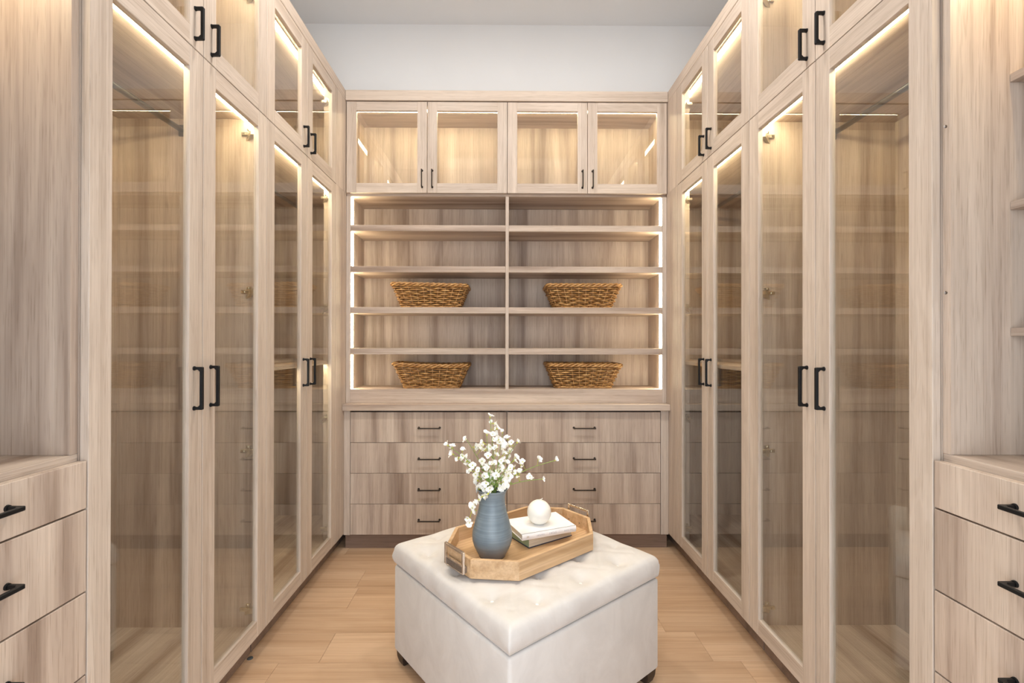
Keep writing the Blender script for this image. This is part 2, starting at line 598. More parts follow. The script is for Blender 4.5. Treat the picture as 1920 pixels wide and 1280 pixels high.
def carcass(side, y0, y1, z0, z1, name, label, cat, group, kick=False, bottom=None, far_post=None, zin_top=None, rod=None, strip=None, shelf=None):
    s = -1 if side == 'L' else 1
    XF = XL if side == 'L' else XR
    X = lambda d: XF + s * d
    c = thing(name, label, cat, (X(0.3), (y0 + y1) / 2, 0 if kick else z0), group)
    zb = z0
    zt = z1
    top = zin_top if zin_top else zt - .018
    t = .018
    MB().box(X(.0215), X(DEPTH), y0 + .0005, y0 + t, zb, zt - .0005).build('side_panel', OAK[2], c)
    MB().box(X(.0215), X(DEPTH), y1 - t, y1 - .0005, zb, zt - .0005).build('side_panel', OAK[2], c)
    MB().box(X(DEPTH - .008), X(DEPTH), y0 + t, y1 - t, zb, zt - .0005).build('back_panel', OAK[2], c)
    MB().box(X(.0215), X(DEPTH - .008), y0 + t, y1 - t, top, zt - .0005).build('top_panel', OAK[1], c)
    MB().box(X(.0215), X(DEPTH - .008), y0 + t, y1 - t, zb + .0005, zb + .0185).build('bottom_panel', OAK[1], c)
    if kick:
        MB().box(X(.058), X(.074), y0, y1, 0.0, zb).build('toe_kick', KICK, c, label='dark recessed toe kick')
    if strip:
        sd, sz, sy0, sy1 = strip
        h = MB().box(X(sd - .012), X(sd + .012), sy0 - .002, sy1 + .002, sz + .006, top).build('light_channel', NICKEL, c)
        MB().box(X(sd - .009), X(sd + .009), sy0, sy1, sz - .003, sz + .006).build('light_strip', LEDM, c, label='glowing warm white light strip')
    if rod:
        rd, rz = rod
        m = MB()
        m.tube([(X(rd), y0 + t + .004, rz), (X(rd), y1 - t - .004, rz)], 0.0145, 12, flat=0.55)
        # oval stands upright
        r = m.build('hanging_rod', ROD, c)
        for yy, dd in ((y0 + t, 1), (y1 - t, -1)):
            MB().box(X(rd - .016), X(rd + .016), yy, yy + dd * .008, rz - .022, rz + .024, bev=.002).build('rod_socket', ROD, r)
    if shelf:
        MB().box(X(.030), X(DEPTH - .01), y0 + t + .001, y1 - t - .001, shelf - .018, shelf, bev=.0007).build('shelf', OAK[1], c)
    if shelf and side == 'L':
        MB().box(X(.062), X(.078), y0 + t + .02, 2.74, shelf - .0195, shelf - .018).build('light_strip', LEDV, c, label='warm white light strip under the shelf')
    if far_post:
        MB().box(X(.0215), X(.072), far_post, far_post + .018, zb + .02, top).build('hinge_post', OAKF[2], c)
    return c, X


side_word = {'L': 'left', 'R': 'right'}
G = GAPS
for side in 'LR':
    w = side_word[side]
    s = -1 if side == 'L' else 1
    XF = XL if side == 'L' else XR
    # near tall cabinet, doors 1-2
    c, X = carcass(side, G[0], G[2] - .009, ZB, ZS, 'tall_cabinet',
                   'tall glass-door oak wardrobe on the %s, next to the foreground drawers' % w, 'wardrobe', 'tall glass-door wardrobes',
                   kick=True, rod=(.325, 2.127), strip=(.062, 2.167, G[0] + .03, G[2] - .04), zin_top=2.178)
    side_door(c, side, G[0], G[1], ZB, ZS, G[1] - .042, 1.126, PULL_L)
    side_door(c, side, G[1], G[2], ZB, ZS, G[1] + .042, 1.126, PULL_L, hinge_y=G[2] - .027, hinges=(2.115, 1.475, .832, .193))
    # far tall cabinet, doors 3-4
    c, X = carcass(side, G[2] + .009 - .0085, 3.174, ZB, ZS, 'tall_cabinet',
                   'tall oak wardrobe with two glass doors on the %s, touching the far corner' % w, 'wardrobe', 'tall glass-door wardrobes',
                   kick=True, rod=(.325, 2.127), strip=(.062, 2.167, G[2] + .03, G[4] + .000), zin_top=2.178, far_post=G[4] + .004, shelf=1.166)
    side_door(c, side, G[2], G[3], ZB, ZS, G[3] - .042, 1.126, PULL_L)
    side_door(c, side, G[3], G[4], ZB, ZS, G[3] + .042, 1.126, PULL_L, hinge_y=G[4] + .004, hinges=(2.115, 1.475, .832, .193))
    MB().box(XF, XF + s * .018, G[4] + .0005, 2.93, ZB, ZS - .0002, bev=.0004).build('filler_panel', OAKF[2], c, label='plain vertical oak filler beside the far door')
    # upper cabinets
    c, X = carcass(side, G[0], G[2] - .009, ZS + .0005, 2.80, 'upper_cabinet',
                   'oak overhead cabinet with two glass doors on the %s, nearest the camera' % w, 'cabinet', 'side overhead cabinets',
                   strip=(.095, 2.757, G[0] + .03, G[2] - .04), zin_top=2.772)
    side_door(c, side, G[0], G[1], ZS, ZC, G[1] - .042, 2.277, PULL_S)
    side_door(c, side, G[1], G[2], ZS, ZC, G[1] + .042, 2.277, PULL_S, hinge_y=G[2] - .027, hinges=(2.675, 2.29))
    c, X = carcass(side, G[2] + .009 - .0085, 3.174, ZS + .0005, 2.80, 'upper_cabinet',
                   'oak overhead cabinet with two glass doors on the %s, touching the far corner' % w, 'cabinet', 'side overhead cabinets',
                   strip=(.095, 2.757, G[2] + .03, 2.87), zin_top=2.772, far_post=G[4] + .004)
    side_door(c, side, G[2], G[3], ZS, ZC, G[3] - .042, 2.277, PULL_S)
    side_door(c, side, G[3], G[4], ZS, ZC, G[3] + .042, 2.277, PULL_S, hinge_y=G[4] + .004, hinges=(2.675, 2.29))
    MB().box(XF, XF + s * .018, G[4] + .0005, 2.93, ZS + .0002, ZC - .0005, bev=.0004).build('filler_panel', OAKF[2], c, label='plain vertical oak filler beside the far door')
    # cornice board
    m = MB().box(XF, XF + s * .020, G[0], 2.93, ZC + .001, ZT, bev=.001).box(XF + s * .020, XF + s * .6, G[0], 2.93, 2.802, ZT - .003)
    o = m.build('cornice', OAKF[1])
    o['label'] = 'flat oak cornice board running along the top of the %s cabinets' % w
    o['category'] = 'cornice'

# ------------------------------------------------------------------ near drawer units with open shelving
for side in 'LR':
    w = side_word[side]
    s = -1 if side == 'L' else 1
    XF = XL if side == 'L' else XR
    X = lambda d: XF + s * d
    y0, y1 = 0.625, G[0] - .001
    c = thing('drawer_cabinet', 'low oak chest of drawers with black pulls in the %s foreground' % w, 'drawers', (X(.3), (y0 + y1) / 2, 0), 'foreground chests of drawers')
    t = .018
    for ya, yb in ((y0, y0 + t), (y1 - t, y1)):
        MB().box(X(.0215), X(DEPTH), ya, yb, .1, .979).build('side_panel', OAK[2], c)
    MB().box(X(DEPTH - .008), X(DEPTH), y0 + t, y1 - t, .1, .979).build('back_panel', OAK[2], c)
    MB().box(X(.0215), X(DEPTH - .008), y0 + t, y1 - t, .10, .118).build('bottom_panel', OAK[1], c)
    MB().box(X(.023), X(DEPTH), y0, y1, .980, 1.010, bev=.001).build('worktop', OAK[1], c)
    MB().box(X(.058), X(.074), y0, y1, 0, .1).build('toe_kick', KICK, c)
    for za, zb in ((.881, .995), (.688, .881), (.495, .688), (.302, .495), (.105, .302)):
        d = MB().box(X(0), X(.020), y0 + .0015, y1 - .0015, za + .002, zb - .002, bev=.0012).build('drawer', OAK[2], c, origin=(X(0), (y0 + y1) / 2, za))
        zc_ = (za + zb) / 2 + .006
        place(PULL_D, 'handle', d, (XF, .868, zc_), (ROT_L if side == 'L' else ROT_R) @ FLAT, 'black metal bar pull')
        MB().box(X(.022), X(.45), y0 + .03, y1 - .03, za + .012, zb - .012).build('drawer_box', GAP, d)
    # open shelving on top
    c = thing('shelving_unit', 'open oak shelving standing on the chest of drawers in the %s foreground' % w, 'shelves', (X(.3), (y0 + y1) / 2, 1.0105), 'foreground open shelving')
    MB().box(X(.023), X(DEPTH), y1 - .020, y1, 1.0105, ZS).build('side_panel', OAK[2], c)
    MB().box(X(.023), X(DEPTH), y0, y0 + .020, 1.0105, ZS).build('side_panel', OAK[2], c)
    MB().box(X(DEPTH - .008), X(DEPTH), y0 + .02, y1 - .02, 1.0105, ZS).build('back_panel', OAK[2], c)
    MB().box(X(.023), X(DEPTH - .008), y0 + .02, y1 - .02, ZS - .018, ZS).build('top_panel', OAK[1], c)
    sx = -1.164 if side == 'L' else 1.187
    for z in (1.307, 1.602, 1.901):
        MB().box(sx, X(DEPTH - .008), y0 + .021, y1 - .021, z - .019, z, bev=.0007).build('shelf', OAK[1], c)
    MB().box(X(.13), X(.145), y0 + .03, y1 - .03, ZS - .026, ZS - .018).build('light_strip', LEDM, c, label='glowing warm white light strip')
    if side == 'R':
        for z in (1.778, 1.389):
            m = MB().lathe([(0, .0015), (.003, .0015), (.0042, 0)], 12)
            m.xform(Matrix.Translation((1.0355, y1 - .020, z)) @ Matrix.Rotation(math.pi / 2, 4, 'X'))
            m.build('screw', PEWTER, c)

# ------------------------------------------------------------------ back wall: drawers
BX0, BX1 = XL + .001, XR - .001
XM = 0.028
c = thing('drawer_cabinet', 'wide oak chest of eight drawers against the back wall, under the lit shelves', 'drawers', (XM, 3.05, 0))
for xa, xb in ((BX0, BX0 + .018), (BX1 - .018, BX1)):
    MB().box(xa, xb, 2.91, 3.23, .1, .855).build('side_panel', OAK[2], c)
MB().box(XM - .009, XM + .009, 2.913, 3.22, .10, .855).build('divider', OAK[2], c)
MB().box(BX0, -.934, 2.893, 2.9095, .093, .8575, bev=.0007).build('filler_panel', OAKF[2], c)
MB().box(.976, BX1, 2.893, 2.9095, .093, .8575, bev=.0007).build('filler_panel', OAKF[2], c)
MB().box(BX0 + .018, BX1 - .018, 3.222, 3.23, .1, .855).build('back_panel', OAK[2], c)
MB().box(BX0 + .018, XM - .01, 2.915, 3.22, .10, .118).box(XM + .01, BX1 - .018, 2.915, 3.22, .10, .118).build('bottom_panel', OAK[0], c)
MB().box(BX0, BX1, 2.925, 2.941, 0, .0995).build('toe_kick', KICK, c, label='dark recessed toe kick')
MB().box(-.933, .975, 2.903, 2.912, .849, .8575).build('gap_shade_strip', GAP, c)  # solid dark strip, painted shade between worktop and drawers
for k in range(4):
    zb = .8475 - .188 * k
    za = zb - .188
    for (xa, xb, hx) in ((-.932, XM, -.448), (XM, .974, .503)):
        d = MB().box(xa + .0018, xb - .0018, 2.889, 2.9075, za + .0013, zb - .0013, bev=.001).build('drawer', OAK[2], c, origin=((xa + xb) / 2, 2.889, za))
        place(PULL_B, 'handle', d, (hx, 2.889, (za + zb) / 2 - .003), ROT_B @ FLAT, 'dark bronze bar pull')
        MB().box(xa + .03, xb - .03, 2.913, 3.19, za + .015, zb - .015).build('drawer_box', GAP, d)
o = MB().box(BX0, BX1, 2.862, 3.235, .858, .8965, bev=.0012).build('worktop', OAK[0])
o['label'] = 'long thin oak worktop over the eight drawers at the back wall'
o['category'] = 'worktop'

# ------------------------------------------------------------------ back wall: open shelves
c = thing('shelving_unit', 'wide open oak shelving with light strips on the back wall, holding four wicker baskets', 'shelves', (XM, 3.08, .897))
YS, YI = 2.930, 3.215
MB().box(BX0, -.945, YS, 3.235, .897, 2.1825).build('side_panel', OAKF[2], c)
MB().box(.9975, BX1, YS, 3.235, .897, 2.1825).build('side_panel', OAKF[2], c)
MB().box(-.945, .9975, YI, 3.235, .982, 2.1825).build('back_panel', OAK[2], c)
MB().box(-.945, .9975, YS, 3.235, .897, .982, bev=.0006).build('bottom_panel', OAK[0], c)
MB().box(BX0, BX1, 2.936, 3.235, 2.183, 2.1995).build('top_panel', OAK[0], c)
MB().box(XM - .010, XM + .010, YS + .001, YI, .982, 2.1825, bev=.0006).build('divider', OAKF[2], c)
levels = [(.982, 0)] + [(z, 1) for z in (1.237, 1.492, 1.747, 2.003)]
for z, _ in levels[1:]:
    MB().box(-.9445, XM - .0105, YS, YI, z - .038, z, bev=.0008).build('shelf', OAK[0], c)
    MB().box(XM + .0105, .997, YS, YI, z - .038, z, bev=.0008).build('shelf', OAK[0], c)
zs = [.982, 1.237, 1.492, 1.747, 2.003]
tops = [1.199, 1.454, 1.709, 1.965, 2.183]
for za, zb in zip(zs, tops):
    for xa in (-.9445, .9865):
        xo, xi = (xa, xa + .0085) if xa < 0 else (xa + .0105, xa + .002)
        MB().prism([(xo, YS + .010), (xi, YS + .030), (xo, YS + .030)], za + .004, zb - .004).build('light_strip', LEDV, c, label='glowing warm white vertical light strip')

# ------------------------------------------------------------------ back wall: overhead cabinets
DX = [-.968, -.4685, XM, .5265, 1.0215]
YD = 2.915
for k, (xa, xb, lab) in enumerate(((DX[0], DX[2], 'left'), (DX[2], DX[4], 'right'))):
    c = thing('upper_cabinet', 'lit oak overhead cabinet with glass doors on the back wall, %s of the pair' % lab, 'cabinet', ((xa + xb) / 2, 3.08, 2.2), 'back wall overhead cabinets')
    x0, x1 = xa + .001, xb - .001
    t = .018
    MB().box(x0, x0 + t, YD + .021, 3.235, 2.2, 2.80).build('side_panel', OAK[2], c)
    MB().box(x1 - t, x1, YD + .021, 3.235, 2.2, 2.80).build('side_panel', OAK[2], c)
    MB().box(x0 + t, x1 - t, 3.222, 3.235, 2.2, 2.80).build('back_panel', OAK[2], c)
    MB().box(x0 + t, x1 - t, YD + .021, 3.222, 2.2, 2.218).build('bottom_panel', OAK[0], c)
    MB().box(x0 + t, x1 - t, YD + .021, 3.222, 2.742, 2.80).build('top_panel', OAK[0], c)
    MB().box(x0 + t + .01, x1 - t - .01, 2.976, 2.992, 2.735, 2.742).build('light_strip', LEDM, c, label='glowing warm white light strip')
    for j in range(2):
        da, db = DX[2 * k + j] + .0015, DX[2 * k + j + 1] - .0015
        z0, z1 = ZS + .002, ZC - .002
        q = .060
        m = MB()
        m.box(da, da + q, YD, YD + DT, z0, z1, 0, .001).box(db - q, db, YD, YD + DT, z0, z1, 0, .001)
        m.box(da + q, db - q, YD + .0003, YD + DT, z0, z0 + q, 1, .001).box(da + q, db - q, YD + .0003, YD + DT, z1 - .056, z1, 1, .001)
        d = m.build('door', [OAKF[2], OAKF[0]], c, origin=((da + db) / 2, YD, z0))
        MB().box(da + q - .006, db - q + .006, YD + .009, YD + .013, z0 + q - .006, z1 - .05).build('glass_pane', GLASS, d)
        hx = db - .030 if j == 0 else da + .030
        place(PULL_U, 'handle', d, (hx, YD, 2.286), ROT_B, 'dark bronze bar pull')
m = MB().box(BX0 + .0005, BX1 - .0005, 2.905, 2.925, ZC + .001, ZT, bev=.001).box(BX0 + .0005, BX1 - .0005, 2.9255, 3.235, 2.802, ZT - .003)
o = m.build('cornice', OAKF[0])
o['label'] = 'flat oak cornice board over the four glass doors on the back wall'
o['category'] = 'cornice'


# ------------------------------------------------------------------ baskets
def basket(x, yc, z, w_top, w_bot, d_top, d_bot, h, seed, label, tilt=0.0, rz=0.0, sag=0.0):
    rnd = random.Random(seed)
    c = thing('wicker_basket', label, 'basket', (x, yc, z), 'wicker baskets on the back shelves')
    c.rotation_euler = (0, 0, rz)
    o_ = Vector((x, yc, z))

    def peri(u, f):
        """point on a rounded rectangle; u in 0..1, f height fraction"""
        a = (w_bot + (w_top - w_bot) * f) / 2
        b = (d_bot + (d_top - d_bot) * f) / 2
        r = .028
        L1, L2 = 2 * (a - r), 2 * (b - r)
        q = math.pi / 2 * r
        tot = 2 * L1 + 2 * L2 + 4 * q
        s_ = (u % 1) * tot
        segs = [('l', L1, (-a + r, -b), (1, 0)), ('c', q, (a - r, -b + r), -math.pi / 2), ('l', L2, (a, -b + r), (0, 1)), ('c', q, (a - r, b - r), 0),
                ('l', L1, (a - r, b), (-1, 0)), ('c', q, (-a + r, b - r), math.pi / 2), ('l', L2, (-a, b - r), (0, -1)), ('c', q, (-a + r, -b + r), math.pi)]
        for kd, ln, p, dd in segs:
            if s_ <= ln + 1e-9:
                if kd == 'l':
                    P = (p[0] + dd[0] * s_, p[1] + dd[1] * s_)
                    N = (dd[1], -dd[0])
                else:
                    an = dd + s_ / r
                    P = (p[0] + r * math.cos(an), p[1] + r * math.sin(an))
                    N = (math.cos(an), math.sin(an))
                return P, N
            s_ -= ln
        return peri(0, f)

    def P3(u, f, off, dz=0):
        (px, py), (nx, ny) = peri(u, f)
        lift = tilt * px * f + sag * (1 - (2 * px / w_top) ** 2) * (-1) * f
        return (x + px + nx * off, yc + py + ny * off, z + h * f + dz + lift)
    NS = 28
    # stakes
    m = MB()
    for k in range(NS):
        u = (k + .5) / NS
        m.tube([P3(u, f, 0) for f in (0.01, .35, .7, .97)], .0036, 6)
    m.build('stake', WICKER, c, origin=o_, kind='stuff', label='upright wicker stakes')
    # weavers
    m = MB()
    rows = 11
    for r_ in range(rows):
        f = .05 + .86 * r_ / (rows - 1)
        n = NS * 4
        amp = .0080 + rnd.uniform(-.0005, .0008)
        pts = []
        rr = []
        ph = r_ % 2
        j = rnd.uniform(0, 6)
        for i in range(n + 1):
            u = i / n
            off = amp * math.cos(math.pi * (u * NS - .5 + ph))
            pts.append(P3(u, f, off, .0012 * math.sin(u * 25 + j)))
            rr.append(.0046 * (1 + .14 * math.sin(u * 40 + j)))
        m.tube(pts, rr, 5, cap=False)
    m.build('woven_wall', WICKER, c, origin=o_, kind='stuff', label='woven wicker strands')
    # twisted rim and foot
    for nm, f, R, r2, tw in (('rim', .965, .0080, .0066, 13), ('foot_band', .04, .0045, .0045, 14)):
        m = MB()
        for st in range(3):
            pts = []
            n = 240
            for i in range(n + 1):
                u = i / n
                an = 2 * math.pi * (u * tw + st / 3)
                pts.append(P3(u, f, R * math.cos(an), R * math.sin(an)))
            m.tube(pts, r2, 6, cap=False)
        m.build(nm, WICKER, c, origin=o_)
    m = MB()
    (bx, by) = (w_bot / 2 - .008, d_bot / 2 - .008)
    for i in range(16):
        yy = -by + 2 * by * (i + .5) / 16
        m.tube([(x - bx, yc + yy, z + .007), (x + bx, yc + yy, z + .007)], .006, 6)
    m.build('base', WICKER, c, origin=o_)
    return c


basket(-.464, 3.085, 1.4925, .478, .365, .235, .160, .150, 1, 'wicker basket on the left side of the middle shelf, rim straight', tilt=-.022)
basket(.517, 3.085, 1.4925, .472, .355, .235, .160, .148, 2, 'wicker basket on the right side of the middle shelf')
basket(-.456, 3.082, .9825, .475, .345, .235, .160, .155, 3, 'wicker basket with a slightly sagging rim at the bottom left of the lit shelves', tilt=-.02, rz=.03, sag=.008)
basket(.520, 3.085, .9825, .472, .350, .235, .160, .153, 4, 'wicker basket with an even rim at the bottom right of the lit shelves', tilt=-.008)

# ------------------------------------------------------------------ ottoman
OC = Vector((.079, 1.829, 0))
OA = math.radians(38.45)
RO = Matrix.Translation(OC) @ Matrix.Rotation(OA, 4, 'Z')
ot = thing('ottoman', 'square ivory velvet storage ottoman with a tufted lid in the middle of the floor', 'ottoman', OC)


def opart(m, name, mats, parent, **k):
    """m is in the ottoman's local frame"""
    bmesh.ops.recalc_face_normals(m.bm, faces=m.bm.faces)
    me = bpy.data.meshes.new(name)
    m.bm.to_mesh(me)
    m.bm.free()
    for q in (mats if isinstance(mats, list) else [mats]):
        me.materials.append(q)
    o = bpy.data.objects.new(name, me)
    COL.objects.link(o)
    o.parent = parent
    o['_o'] = (0, 0, 0)
    for a, b in k.items():
        o[a] = b
    return o


ot.rotation_euler = (0, 0, OA)
HS = .364
m = MB().box(-HS, HS, -HS, HS, .048, .386)
bmesh.ops.bevel(m.bm, geom=m.bm.edges[:], offset=.012, segments=4, affect='EDGES', profile=.5)
for f in m.bm.faces:
    f.smooth = True
body = opart(m, 'body', VELVET, ot)
body.data.set_sharp_from_angle(angle=math.radians(50))
opart(MB().box(-HS + .012, HS - .012, -HS + .012, HS - .012, .385, .3935), 'lid_shade_board', GAP, ot, label='inset board coloured dark as painted shade in the gap under the lid')  # inset board in near-black, shade of the lid seam put into its colour
for sx_ in (-1, 1):
    for sy_ in (-1, 1):
        m = MB()
        cx, cy = sx_ * (HS - .036), sy_ * (HS - .036)
        a_, b_ = .027, .020
        lo = [m.bm.verts.new((cx + i * b_, cy + j * b_, 0)) for i, j in ((-1, -1), (1, -1), (1, 1), (-1, 1))]
        mi_ = [m.bm.verts.new((cx + i * a_, cy + j * a_, .022)) for i, j in ((-1, -1), (1, -1), (1, 1), (-1, 1))]
        hi = [m.bm.verts.new((cx + i * (a_ + .002), cy + j * (a_ + .002), .050)) for i, j in ((-1, -1), (1, -1), (1, 1), (-1, 1))]
        m.bm.faces.new(lo[::-1]); m.bm.faces.new(hi)
        for A, B in ((lo, mi_), (mi_, hi)):
            for i in range(4):
                m.bm.faces.new((A[i], A[(i + 1) % 4], B[(i + 1) % 4], B[i]))
        bmesh.ops.bevel(m.bm, geom=m.bm.edges[:], offset=.003, segments=2, affect='EDGES')
        opart(m, 'leg', DARKLEG, ot, label='dark espresso wooden leg')
# tufted lid
buttons = [(u, v) for v in (-.3, -.1, .1, .3) for u in (-.2, 0, .2)] + [(u, v) for v in (-.2, 0, .2) for u in (-.3, -.1, .1, .3)]
HL = .3655
N = 96
ZE = .470


def lidz(u, v):
    d = min(HL - abs(u), HL - abs(v))
    dc = (HL - abs(u), HL - abs(v))
    r = .026
    # product of two rounded edge profiles
    def e(q):
        return 0 if q >= r else r - math.sqrt(max(0, r * r - (r - q) ** 2))
    z = ZE - max(e(dc[0]), e(dc[1])) - .25 * min(e(dc[0]), e(dc[1]))
    z = max(z, ZE - r * 1.25)
    z += .0125 * (1 - (abs(u) / HL) ** 2.4) * (1 - (abs(v) / HL) ** 2.4) + .006 * min(1, d / .06)
    dip = 0
    for (bu, bv) in buttons:
        q = math.hypot(u - bu, v - bv)
        if q < .12:
            dip += .022 * math.exp(-(q / .021) ** 1.4) + .006 * math.exp(-(q / .05) ** 2)
    # folds between neighbouring buttons
    a1 = abs(((u + v) / .2 - .5) % 1 - .5) * .2 / 1.414
    a2 = abs(((u - v) / .2 - .5) % 1 - .5) * .2 / 1.414
    lim = 1 if max(abs(u), abs(v)) < .30 else max(0, 1 - (max(abs(u), abs(v)) - .30) / .03)
    dip += lim * .003 * (math.exp(-(a1 / .008) ** 2) + math.exp(-(a2 / .008) ** 2))
    return z - dip


m = MB()


def gpos(i):
    t_ = -1 + 2 * i / N
    # denser near the edges
    return HL * math.copysign(1 - (1 - abs(t_)) ** 1.15, t_) if abs(t_) < 1 else HL * t_


gp = [HL * math.sin(math.pi / 2 * (-1 + 2 * i / N)) * .55 + HL * (-1 + 2 * i / N) * .45 for i in range(N + 1)]
vg = [[m.bm.verts.new((gp[i], gp[j], lidz(gp[i], gp[j]))) for j in range(N + 1)] for i in range(N + 1)]
for i in range(N):
    for j in range(N):
        m.bm.faces.new((vg[i][j], vg[i + 1][j], vg[i + 1][j + 1], vg[i][j + 1])).smooth = True
ring = [vg[i][0] for i in range(N + 1)] + [vg[N][j] for j in range(1, N + 1)] + [vg[i][N] for i in range(N - 1, -1, -1)] + [vg[0][j] for j in range(N - 1, 0, -1)]
base_pts = [v.co.copy() for v in ring]
prev = ring
for k in range(1, 6):
    fr = k / 5
    new = []
    for p in base_pts:
        z = p.z + (.3945 - p.z) * fr
        bulge = .0035 * math.sin(math.pi * fr) - .0030 * fr
        nx = (1 if p.x > HL - 1e-5 else -1 if p.x < -HL + 1e-5 else 0)
        ny = (1 if p.y > HL - 1e-5 else -1 if p.y < -HL + 1e-5 else 0)
        w_ = .0022 * math.sin((p.x + p.y * 1.7) * 31) * math.sin(math.pi * fr)
        new.append(m.bm.verts.new((p.x + nx * (bulge + w_), p.y + ny * (bulge + w_), z + .002 * math.sin((p.x - p.y) * 19) * (1 - fr))))
    n_ = len(new)
    for i in range(n_):
        m.bm.faces.new((prev[i], prev[(i + 1) % n_], new[(i + 1) % n_], new[i])).smooth = True
    prev = new
m.bm.faces.new(prev)
lid = opart(m, 'lid_cushion', VELVET, ot)
for (u, v) in buttons:
    z = lidz(u, v)
    mm = MB().lathe([(0, .005), (.005, .0042), (.0085, .001), (.009, -.002)], 14, (u, v, z))
    o = opart(mm, 'button', BUTTON, lid)

# ------------------------------------------------------------------ tray
TC = Vector((.0808, 1.811, .4885))
TA = math.radians(38.9)
tray = thing('serving_tray', 'octagonal mango wood tray with metal handles lying on the ottoman', 'tray', TC)
tray.rotation_euler = (0, 0, TA)


def octo(hx, hy, c_):
    return [(-hx + c_, -hy), (hx - c_, -hy), (hx, -hy + c_), (hx, hy - c_), (hx - c_, hy), (-hx + c_, hy), (-hx, hy - c_), (-hx, -hy + c_)]


HX, HY, CC = .300, .190, .115
inn = octo(HX - .013, HY - .013, CC - .013 * .586)
opart(MB().prism(inn, .001, .010), 'tray_base', MANGO, tray)
out = octo(HX, HY, CC)
for i in range(8):
    j = (i + 1) % 8
    m = MB()
    e_ = .0004
    a, b, c2, d2 = out[i], out[j], inn[j], inn[i]
    m.prism([a, b, c2, d2], 0, .063)
    bmesh.ops.bevel(m.bm, geom=[e for e in m.bm.edges], offset=.0009, segments=1, affect='EDGES')
    opart(m, 'tray_side', MANGO, tray)
for s_ in (-1, 1):
    m = MB()
    x0 = s_ * (HX + .0005)
    m.box(x0, x0 + s_ * .016, -.056, .056, .012, .034, bev=.001)
    h1 = opart(m, 'handle_bracket', PEWTER, tray, label='dark pewter handle bracket')
    m = MB()
    xa, xb = x0 + s_ * .009, x0 + s_ * .018
    hw, zb_, zt_, th = .058, .010, .084, .009
    m.box(xa, xb, -hw, -hw + th, zb_, zt_, bev=.001)
    m.box(xa, xb, hw - th, hw, zb_, zt_, bev=.001)
    m.box(xa, xb, -hw + th, hw - th, zt_ - th, zt_, bev=.001)
    m.box(xa, xb, -hw + th, hw - th, .034, .040, bev=.001)
    m.box(xa, xb, -hw + th, hw - th, zb_, zb_ + .003, bev=.0005)
    opart(m, 'handle', HANDLE_METAL, tray, label='silver rectangular handle loop')
for (xx, yy) in ((HX - .0135, -.03), (HX - .0135, .03)):
    m = MB().lathe([(0, .001), (.0025, .001), (.003, 0)], 10)
    m.xform(Matrix.Translation((xx, yy, .03)) @ Matrix.Rotation(-math.pi / 2, 4, 'Y'))
    opart(m, 'screw', PEWTER, tray)

# ------------------------------------------------------------------ vase
ZTF = TC.z + .0103
VP = Vector((-.0365, 1.713, ZTF))
outer = [(0, 0), (.044, 0), (.048, .002), (.0495, .008), (.058, .022), (.0665, .041), (.0715, .058), (.0728, .072), (.0715, .09), (.0676, .106), (.0605, .133), (.0535, .157), (.0487, .178), (.0464, .196), (.0462, .21), (.048, .222), (.0515, .234), (.0545, .241), (.0548, .2425)]
inner = [(.052, .242), (.0475, .232), (.043, .21), (.043, .196), (.050, .157), (.064, .106), (.068, .072), (.055, .03), (.03, .012), (0, .011)]
o = MB().lathe(outer + inner, 64, VP).build('vase', GLAZE, origin=VP)
o['label'] = 'blue-grey ribbed ceramic vase standing on the tray'
o['category'] = 'vase'


# ------------------------------------------------------------------ books
def book(name, label, cx, cy, z, ang, ln, wd, th, cov, pag_mats, spine_side, board=.0025, over=.003):
    """ln along local x, wd along local y; spine on the -y or +y side"""
    b = thing(name, label, 'book', (cx, cy, z))
    b.rotation_euler = (0, 0, ang)
    s_ = spine_side
    opart(MB().box(-ln / 2, ln / 2, -wd / 2, wd / 2, 0, board, bev=.0008), 'cover_board', cov, b)
    opart(MB().box(-ln / 2, ln / 2, -wd / 2, wd / 2, th - board, th, bev=.0008), 'cover_board', cov, b)
    # rounded spine
    m = MB()
    prof = []
    for k in range(7):
        t_ = k / 6
        prof.append((s_ * (wd / 2 - .001 + .0035 * math.sin(math.pi * t_)), t_ * th))
    prof2 = [(y_ - s_ * .003, z_) for y_, z_ in prof]
    poly = prof + prof2[::-1]
    a = [m.bm.verts.new((-ln / 2, y_, z_)) for y_, z_ in poly]
    c_ = [m.bm.verts.new((ln / 2, y_, z_)) for y_, z_ in poly]
    n_ = len(poly)
    for q in (a, c_):
        for i in range(6):
            m.bm.faces.new((q[i], q[i + 1], q[n_ - 2 - i], q[n_ - 1 - i]))
    for i in range(n_):
        m.bm.faces.new((a[i], a[(i + 1) % n_], c_[(i + 1) % n_], c_[i])).smooth = False
    sp = opart(m, 'spine', cov, b)
    y_sp = s_ * (wd / 2 - .0045)
    y_fo = -s_ * (wd / 2 - over)
    m = MB().box(-ln / 2 + over, ln / 2 - over, min(y_sp, y_fo), max(y_sp, y_fo), board, th - board)
    if len(pag_mats) > 1:
        for f in m.bm.faces:
            if abs(f.normal.x) > .5 or f.calc_center_median().x < -ln / 2 + over + .001:
                f.material_index = 1
    opart(m, 'page_block', pag_mats, b)
    return b, sp


Z1 = ZTF + .0003
book('book', 'navy hardcover book with green-tinted page ends, underneath the white book', .149, 1.889, Z1, math.radians(33), .215, .150, .036, NAVY, [PAGES, SAGE], 1)
Z2 = Z1 + .0362
bk, sp = book('book', 'white hardcover book lying on the navy book, under the round candle', .1496, 1.868, Z2, math.radians(22.5), .232, .162, .0235, PAPERW, [PAGES], -1)


